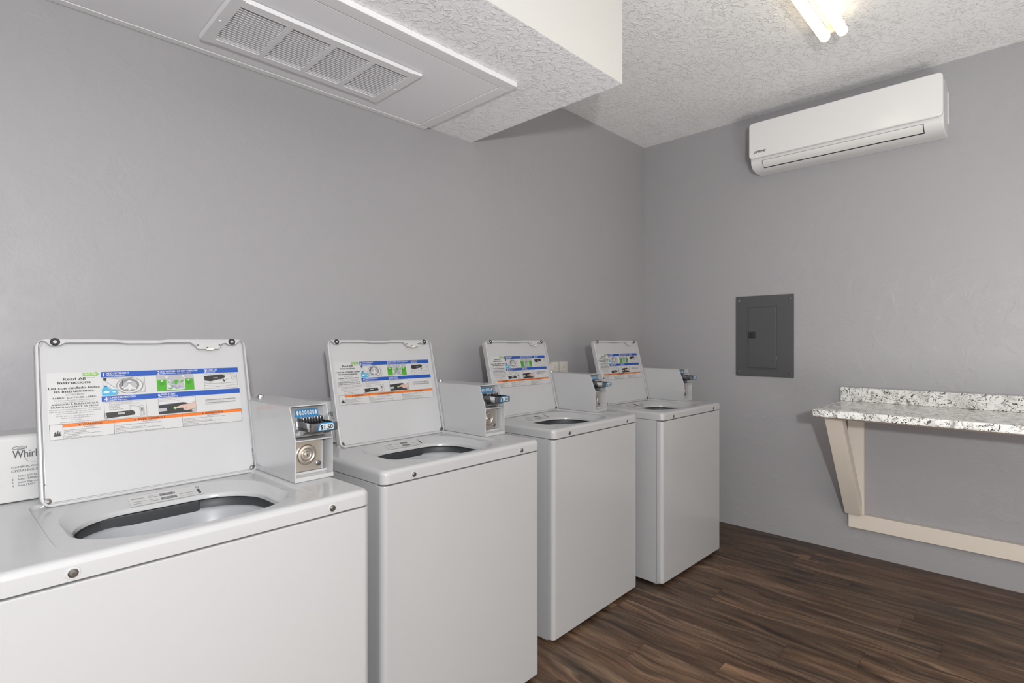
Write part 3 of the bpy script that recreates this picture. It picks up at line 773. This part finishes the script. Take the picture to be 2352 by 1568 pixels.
    g.poly([(0.2825, 0.2820), (0.2900, 0.2820), (0.2885, 0.2690), (0.2835, 0.2690)], 'ink_green', 0.0016); g.poly([(0.280, 0.284), (0.292, 0.284), (0.290, 0.2815), (0.282, 0.2815)], 'paper_shade', 0.0017)
    for pts in ([(0.2650, 0.2900), (0.2640, 0.2570), (0.2665, 0.2552), (0.3045, 0.2552), (0.3068, 0.2570), (0.3060, 0.2900)],): g.path(pts, 0.0020, 'ink_white', 0.0018)
    g.disc(0.2645, 0.2905, 0.0030, 'ink_white', 0.0018); g.disc(0.3035, 0.2915, 0.0030, 'ink_white', 0.0018)
    g.disc(0.2530, 0.2795, 0.0021, 'ink_white', 0.0012); g.disc(0.3165, 0.2795, 0.0021, 'ink_white', 0.0012)
    for uc in (0.2530, 0.3165):
        for k, s_ in enumerate(('RECOMMENDED', 'LOAD', 'LEVEL')): g.text(s_, uc, 0.2745 - 0.003 * k, 0.0028, K, 0.016 if k == 0 else 0.009, 'c')
    # picture 3: lid coming down
    g.frame(0.3555, 0.4440, 0.2515, 0.2930, T, G)
    g.poly([(0.3565, 0.2885), (0.4035, 0.2915), (0.4130, 0.2855), (0.4060, 0.2790), (0.3720, 0.2725), (0.3570, 0.2755)], K, 0.0007); g.rect(0.380, 0.392, 0.2808, 0.2838, 'ink_grey', 0.0009)
    g.path([(0.3558, 0.2690), (0.3720, 0.2665), (0.4050, 0.2655), (0.4435, 0.2665)], 0.0008, G); g.path([(0.3700, 0.2665), (0.3820, 0.2775), (0.4170, 0.2765), (0.4000, 0.2665)], 0.0006, G)
    g.path([(0.4170, 0.2765), (0.4210, 0.2800), (0.4440, 0.2700)], 0.0006, G); g.path([(0.3558, 0.2620), (0.3900, 0.2560), (0.4435, 0.2600)], 0.0007, G); g.line((0.3900, 0.2560), (0.3905, 0.2520), 0.0006, G)
    g.path([(0.4060, 0.2930), (0.4120, 0.2890), (0.4275, 0.2900), (0.4290, 0.2780)], 0.0006, G); g.path([(0.4300, 0.2925), (0.4340, 0.2880), (0.4340, 0.2775), (0.4425, 0.2770), (0.4425, 0.2900)], 0.0006, G); g.rect(0.4352, 0.4410, 0.2810, 0.2860, 'paper_shade', 0.0008)
    g.path([(0.4010, 0.2900), (0.4070, 0.2740)], 0.0020, K, 0.0012); g.poly([(0.4035, 0.2745), (0.4100, 0.2740), (0.4085, 0.2690)], K, 0.0012)
    # picture 4: console and coin box, with a short list
    g.frame(0.1262, 0.2150, 0.1895, 0.2330, T, G)
    for k, s_ in enumerate(('Select cycle and option selections', 'Elegir las selecciones del ciclo y de opciones', 'Insert Payment', 'Insertar el pago', 'Insert Required Amount')):
        g.text(s_, 0.136, 0.2290 - 0.0042 * k, 0.0038, G, (0.048, 0.064, 0.022, 0.022, 0.030)[k])
    for k in range(2): g.text('•', 0.130, 0.2288 - 0.0084 * k, 0.005, 'ink_orange')
    g.poly([(0.1290, 0.2060), (0.1850, 0.2080), (0.1895, 0.2010), (0.1890, 0.1960), (0.1275, 0.1915), (0.1305, 0.1950)], K, 0.0007); g.rect(0.153, 0.168, 0.1995, 0.2040, 'paper_shade', 0.0009); g.disc(0.1765, 0.2035, 0.0011, 'ink_white', 0.0009)
    g.path([(0.1275, 0.2060), (0.1265, 0.1920)], 0.0008, K); g.path([(0.1790, 0.2085), (0.1790, 0.2200), (0.1840, 0.2215), (0.2085, 0.2195), (0.2100, 0.1930), (0.2005, 0.1925), (0.1990, 0.2165), (0.1800, 0.2198)], 0.0006, G)
    g.path([(0.1990, 0.2165), (0.2085, 0.2195)], 0.0006, G); g.rect(0.2020, 0.2075, 0.2065, 0.2130, G, 0.0008); g.rect(0.2010, 0.2085, 0.2045, 0.2060, K, 0.0009); g.frame(0.2020, 0.2075, 0.1945, 0.2025, 0.0006, G)
    # picture 5: finger on the start button
    g.rect(0.2414, 0.3303, 0.1903, 0.2320, 'paper_shade', 0.0005); g.rect(0.2420, 0.3298, 0.2195, 0.2315, 'ink_white', 0.0006); g.rect(0.2420, 0.3298, 0.2110, 0.2195, 'ink_white', 0.0006)
    g.text('NOTE: If the cycle does not begin, cost and', 0.2440, 0.2272, 0.0028, G, 0.052); g.text('NOTA: Si el ciclo no comienza, costo y', 0.2440, 0.2232, 0.0028, G, 0.048)
    g.poly([(0.2418, 0.2160), (0.3000, 0.2195), (0.3085, 0.2170), (0.3130, 0.2110), (0.3220, 0.1907), (0.2418, 0.1907)], G, 0.0007); g.poly([(0.2418, 0.2140), (0.2980, 0.2178), (0.3060, 0.2160), (0.3200, 0.1907), (0.2418, 0.1907)], K, 0.0008)
    g.poly([(0.2422, 0.2060), (0.2590, 0.2066), (0.2610, 0.1985), (0.2422, 0.1975)], 'paper_shade', 0.0010)
    g.disc(0.2795, 0.2045, 0.0042, 'ink_lime', 0.0010, ry=0.0036); g.disc(0.2795, 0.2045, 0.0022, 'ink_white', 0.0011, ry=0.0018)
    hand = [(0.2805, 0.2050), (0.2825, 0.2075), (0.2900, 0.2100), (0.2960, 0.2125), (0.3060, 0.2130), (0.3170, 0.2135), (0.3300, 0.2200), (0.3300, 0.2000), (0.3200, 0.1985), (0.3120, 0.1960), (0.3020, 0.1965), (0.2975, 0.1995), (0.3005, 0.2025), (0.2950, 0.2035), (0.2850, 0.2030)]
    g.poly(hand, 'ink_skin', 0.0012); g.path(hand + hand[:1], 0.0005, K, 0.0014); g.path([(0.3040, 0.2040), (0.3075, 0.2060), (0.3060, 0.2010), (0.3020, 0.2000)], 0.0005, K, 0.0014)
    g.frame(0.2414, 0.3303, 0.1903, 0.2320, 0.0005, G, 0.0015)
    g.text('ATTENTION IN CASE OF UNBALANCE:', 0.3540, 0.2180, 0.0042, K, 0.080, bold=0.01); g.text('Redistribute load and close lid to resume.', 0.3540, 0.2150, 0.0025, G, 0.050)
    g.text('ATENCIÓN EN CASO DE DESEQUILIBRIO:', 0.3540, 0.2100, 0.0040, K, 0.080, bold=0.01); g.text('Redistribuya la carga y cierre la tapa.', 0.3540, 0.2070, 0.0025, G, 0.050)
    # warning strip
    g.frame(0.0215, 0.4472, 0.1512, 0.1875, 0.0006, K, 0.0008)
    g.rect(0.0460, 0.4470, 0.1792, 0.1870, 'ink_orange', 0.0007)
    for u in (0.0455, 0.1443, 0.2946): g.line((u, 0.1512), (u, 0.1872), 0.0006, K, 0.0010)
    for s_, uc, w_ in (('WARNING', 0.1015, 0.038), ('AVERTISSEMENT', 0.2245, 0.062), ('ADVERTENCIA', 0.3740, 0.047)):
        g.text(s_, uc, 0.1807, 0.0066, K, w_, 'c', 0.014)
        ua = uc - w_ / 2 - 0.0055
        g.poly([(ua - 0.003, 0.1807), (ua + 0.003, 0.1807), (ua, 0.1855)], K, 0.0011); g.text('!', ua, 0.1812, 0.0034, 'ink_orange', 0.0006, 'c', 0.03, 0.0014)
    def block(u, w_, head, lines):
        g.text(head, u + w_ / 2, 0.1758, 0.0036, K, w_ * 0.2, 'c')
        n = len(lines); dv = 0.0218 / n
        for k, s_ in enumerate(lines):
            g.text(s_, u + 0.0015, 0.1748 - 0.0012 - dv * (k + 1) + 0.0012, dv * 0.82, K, maxw=w_ - 0.004)
    block(0.0460, 0.0980, 'Fire Hazard', ['Never place items in the washer that are dampened with', 'gasoline or other flammable fluids.', 'No washer can completely remove oil.', 'Do not dry anything that has ever had any type of oil on it', '(including cooking oils).', 'Doing so can result in death, explosion, or fire.'])
    block(0.1450, 0.1490, "Risque d'incendie", ["Ne jamais mettre des articles humectés d'essence ou d'autres fluides inflammables", 'dans la laveuse.', "Aucune laveuse ne peut complètement enlever l'huile.", "Ne pas faire sécher des articles qui ont été salis par tout genre d'huile (y compris les", 'huiles de cuisson).', 'Le non-respect de ces instructions peut causer un décès, une explosion ou un incendie.'])
    block(0.2955, 0.1510, 'Peligro de Incendio', ['Nunca coloque en la lavadora artículos que estén humedecidos con gasolina o cualquier', 'otro líquido inflamable.', 'Ninguna lavadora puede eliminar completamente el aceite.', 'No seque ningún artículo que haya tenido alguna vez cualquier tipo de aceite', '(incluyendo aceites de cocina).', 'No seguir estas instrucciones puede ocasionar la muerte, explosión o incendio.'])
    # flame pictogram
    g.poly([(0.0275, 0.1600), (0.0425, 0.1600), (0.0430, 0.1640), (0.0410, 0.1625), (0.0405, 0.1675), (0.0420, 0.1710), (0.0385, 0.1680), (0.0375, 0.1650), (0.0370, 0.1690), (0.0380, 0.1735), (0.0340, 0.1690), (0.0340, 0.1645), (0.0325, 0.1680), (0.0330, 0.1715), (0.0298, 0.1675), (0.0300, 0.1635)], K, 0.0010)
    o = b.build('instruction_sticker', lid, wn=False)
    tag(o, 'printed instruction sticker with blue and orange bars')

def make_coin_box(root):
    BX, BY, BZ = 0.2515, 0.190, TOP + 0.0006
    w_, dp, h_, hs, ys = 0.112, 0.385, 0.206, 0.1135, 0.0355
    b = MB()
    th = 0.0028; E_ = 'enamel'
    side = [(0, 0.012), (0, hs), (ys, h_), (dp, h_), (dp, 0.012)]
    b.prism(side, 'x', 0, th, E_, 0.0008); b.prism(side, 'x', w_ - th, w_, E_, 0.0008)
    b.box(0, w_, ys - 0.002, dp, h_ - th, h_ + 0.0004, E_, 0.001)
    b.box(0, w_, dp - th, dp, 0.012, h_, E_, 0.001)
    b.box(-0.001, w_ + 0.001, -0.002, dp, 0, 0.0122, E_, 0.001)                       # base flange
    b.box(th, w_ - th, 0.000, 0.060, hs - 0.003, hs + 0.0006, E_, 0.0006)               # shelf between the two recesses
    b.box(th, w_ - th, 0.030, dp - 0.01, 0.0122, 0.019, E_, 0.001)
    b.box(w_ - 0.016, w_ - 0.014, 0.034, 0.060, 0.012, hs - 0.003, E_)
    o = b.build('coin_box', root, 30)
    o.location = (BX, BY, BZ)
    # lock plate in the lower recess
    b = MB(); b.box(th, w_ - 0.0165, 0.036, 0.040, 0.020, hs - 0.004, 'brushed_plate')
    lp = b.build('lock_plate', o)
    b = MB(); M_ = rot_to((0, -1, 0), (0.050, 0.036, 0.066))
    b.lathe([(0.0285, 0), (0.0285, 0.0035), (0.0265, 0.0062), (0.0205, 0.0075), (0.0175, 0.0058), (0.0165, 0.0040), (0.0150, 0.0060), (0.0120, 0.0066), (0.0100, 0.0058), (0.0085, 0.0050)], 'brushed_plate', M_, 36)
    b.lathe([(0.0078, 0.0050), (0.0072, 0.0072), (0.0040, 0.0074)], 'steel', M_, 24)
    b.box(0.0485, 0.0515, 0.0283, 0.0290, 0.0625, 0.0695, 'ink_black')
    tag(b.build('lock', o), 'round steel lock')
    b = MB(); M_ = rot_to((0, -1, 0), (0.086, 0.036, 0.036)); b.lathe([(0.0078, 0), (0.0075, 0.002), (0.006, 0.003), (0.002, 0.0032)], 'steel_dark', M_, 22); b.build('bolt', o)
    # coin slide mechanism in the upper, sloping recess
    b = MB()
    S = 'zinc'
    b.prism([(0.034, hs + 0.004), (0.058, h_ - 0.006), (0.066, h_ - 0.006), (0.044, hs + 0.004)], 'x', th, w_ - th, S)     # sloping back plate
    sl = Vector((0, 0.024, h_ - 0.010 - hs)).normalized(); nn = Vector((1, 0, 0)).cross(sl)
    Mb = Matrix(((1, sl.x, nn.x, 0), (0, sl.y, nn.y, 0.034), (0, sl.z, nn.z, hs + 0.004), (0, 0, 0, 1)))
    g = Flat(b, Mb)
    g.poly([(0.022, 0.055), (0.094, 0.055), (0.094, 0.0785), (0.027, 0.0785)], 'coin_blue', 0.0010)
    for k in range(8):
        u = 0.0320 + k * 0.0079
        g.disc(u, 0.068, 0.0029, 'ink_white', 0.0014, ry=0.0068, n=18)
        if 0 < k < 7: g.disc(u, 0.068, 0.0014, 'coin_blue', 0.0018, ry=0.0038, n=14)
    for k in range(8):
        u = 0.0345 + k * 0.0086
        b.box(u - 0.0013, u + 0.0013, 0.022, 0.052, hs + 0.046, hs + 0.060, 'chrome', 0.0006)
        b.box(u - 0.0046, u - 0.0020, 0.028, 0.050, hs + 0.042, hs + 0.056, 'rubber_black')
    b.build('coin_mechanism', o, wn=False)
    b = MB()
    x0, x1, z0, z1, yf = 0.022, 0.098, 0.1395, 0.163, -0.030
    b.box(x0, x0 + 0.004, yf, 0.040, z0, z1, 'chrome', 0.0008); b.box(x1 - 0.004, x1, yf, 0.040, z0, z1, 'chrome', 0.0008)
    b.box(x0, x1, yf, 0.040, z0, z0 + 0.010, 'chrome', 0.0008)
    for k in range(7):
        u = 0.0345 + k * 0.0086; b.box(u - 0.001, u + 0.001, yf + 0.014, 0.040, z0 + 0.009, z0 + 0.017, 'steel_dark', 0.0004)
    b.box(x0 + 0.004, x1 - 0.004, yf + 0.002, yf + 0.012, z0 + 0.009, z1 - 0.004, 'steel', 0.001)
    b.box(x0 + 0.006, x1 + 0.008, yf - 0.007, yf, z0 - 0.002, z1 - 0.002, 'steel_dark', 0.0025)
    b.prism([(0.028, 0.010), (yf + 0.02, z0 - hs), (0.040, z0 - hs), (0.040, 0.010)], 'x', x0 + 0.01, x1 - 0.01, 'steel_dark', M=Matrix.Translation((0, 0, hs)))
    b.build('coin_slide', o)
    b = MB(); Ms = Matrix(((1, 0, 0, 0.0445), (0, 0, -1, yf - 0.0072), (0, 1, 0, z0 + 0.0005), (0, 0, 0, 1)))
    b.prism([(0, 0), (0.050, 0), (0.050, 0.017), (0.046, 0.0225), (0.009, 0.0225), (0.004, 0.018)], 'z', -0.0005, 0.0020, 'coin_blue', 0.0004, M=Ms)
    g = Flat(b, Ms)
    g.poly([(0.0035, 0.002), (0.0470, 0.002), (0.0470, 0.0160), (0.0440, 0.0195), (0.0105, 0.0195), (0.0070, 0.0165)], 'price_paper', 0.0024)
    g.text('$1.50', 0.0262, 0.0045, 0.0168, 'ink_black', 0.036, 'c', 0.025, 0.0028)
    tag(b.build('price_plate', o, wn=False), 'blue edged plate reading $1.50')
    b = MB(); M_ = Matrix.Translation((w_ * 0.45, dp - 0.040, h_ + 0.0004))
    pr_ = [(0.0125, 0), (0.0125, 0.002)] + [(0.0115 * math.cos(rad(a)), 0.002 + 0.010 * math.sin(rad(a))) for a in (5, 25, 45, 65, 82)]
    b.lathe(pr_, 'chrome', M_, 24); tag(b.build('dome_lock', o), 'domed chrome lock')

# ------------------------------------------------------------------ the row of four
def copy_tree(o, parent=None):
    c = o.copy(); C.objects.link(c)
    if parent is not None: c.parent = parent
    for ch in list(o.children): copy_tree(ch, c)
    return c
ROW = [(-3.5355, -1.0688, 2.234, 0.005, 'nearest white coin washer, cut off by the left edge of the picture'),
       (-2.6885, -0.9138, 1.785, -0.001, 'second white washer from the left, between the nearest one and the third'),
       (-1.7525, -0.7872, 2.05, -0.003, 'third white washer from the left, ivory wall outlets behind its right side'),
       (-0.913, -0.8667, -0.42, -0.004, 'farthest white washer, in the corner beside the brown floor and grey side wall')]
proto = make_washer()
copies = [proto] + [copy_tree(proto) for _ in ROW[1:]]
for o, (x, y, a, dz, lab) in zip(copies, ROW):
    o.location = (x, y, 0); o.rotation_euler = (0, 0, rad(a))
    for ch in o.children:
        if ch.name.startswith('lid'): ch.location.x += dz
    tag(o, lab, 'washing machine', 'coin washers along the back wall')
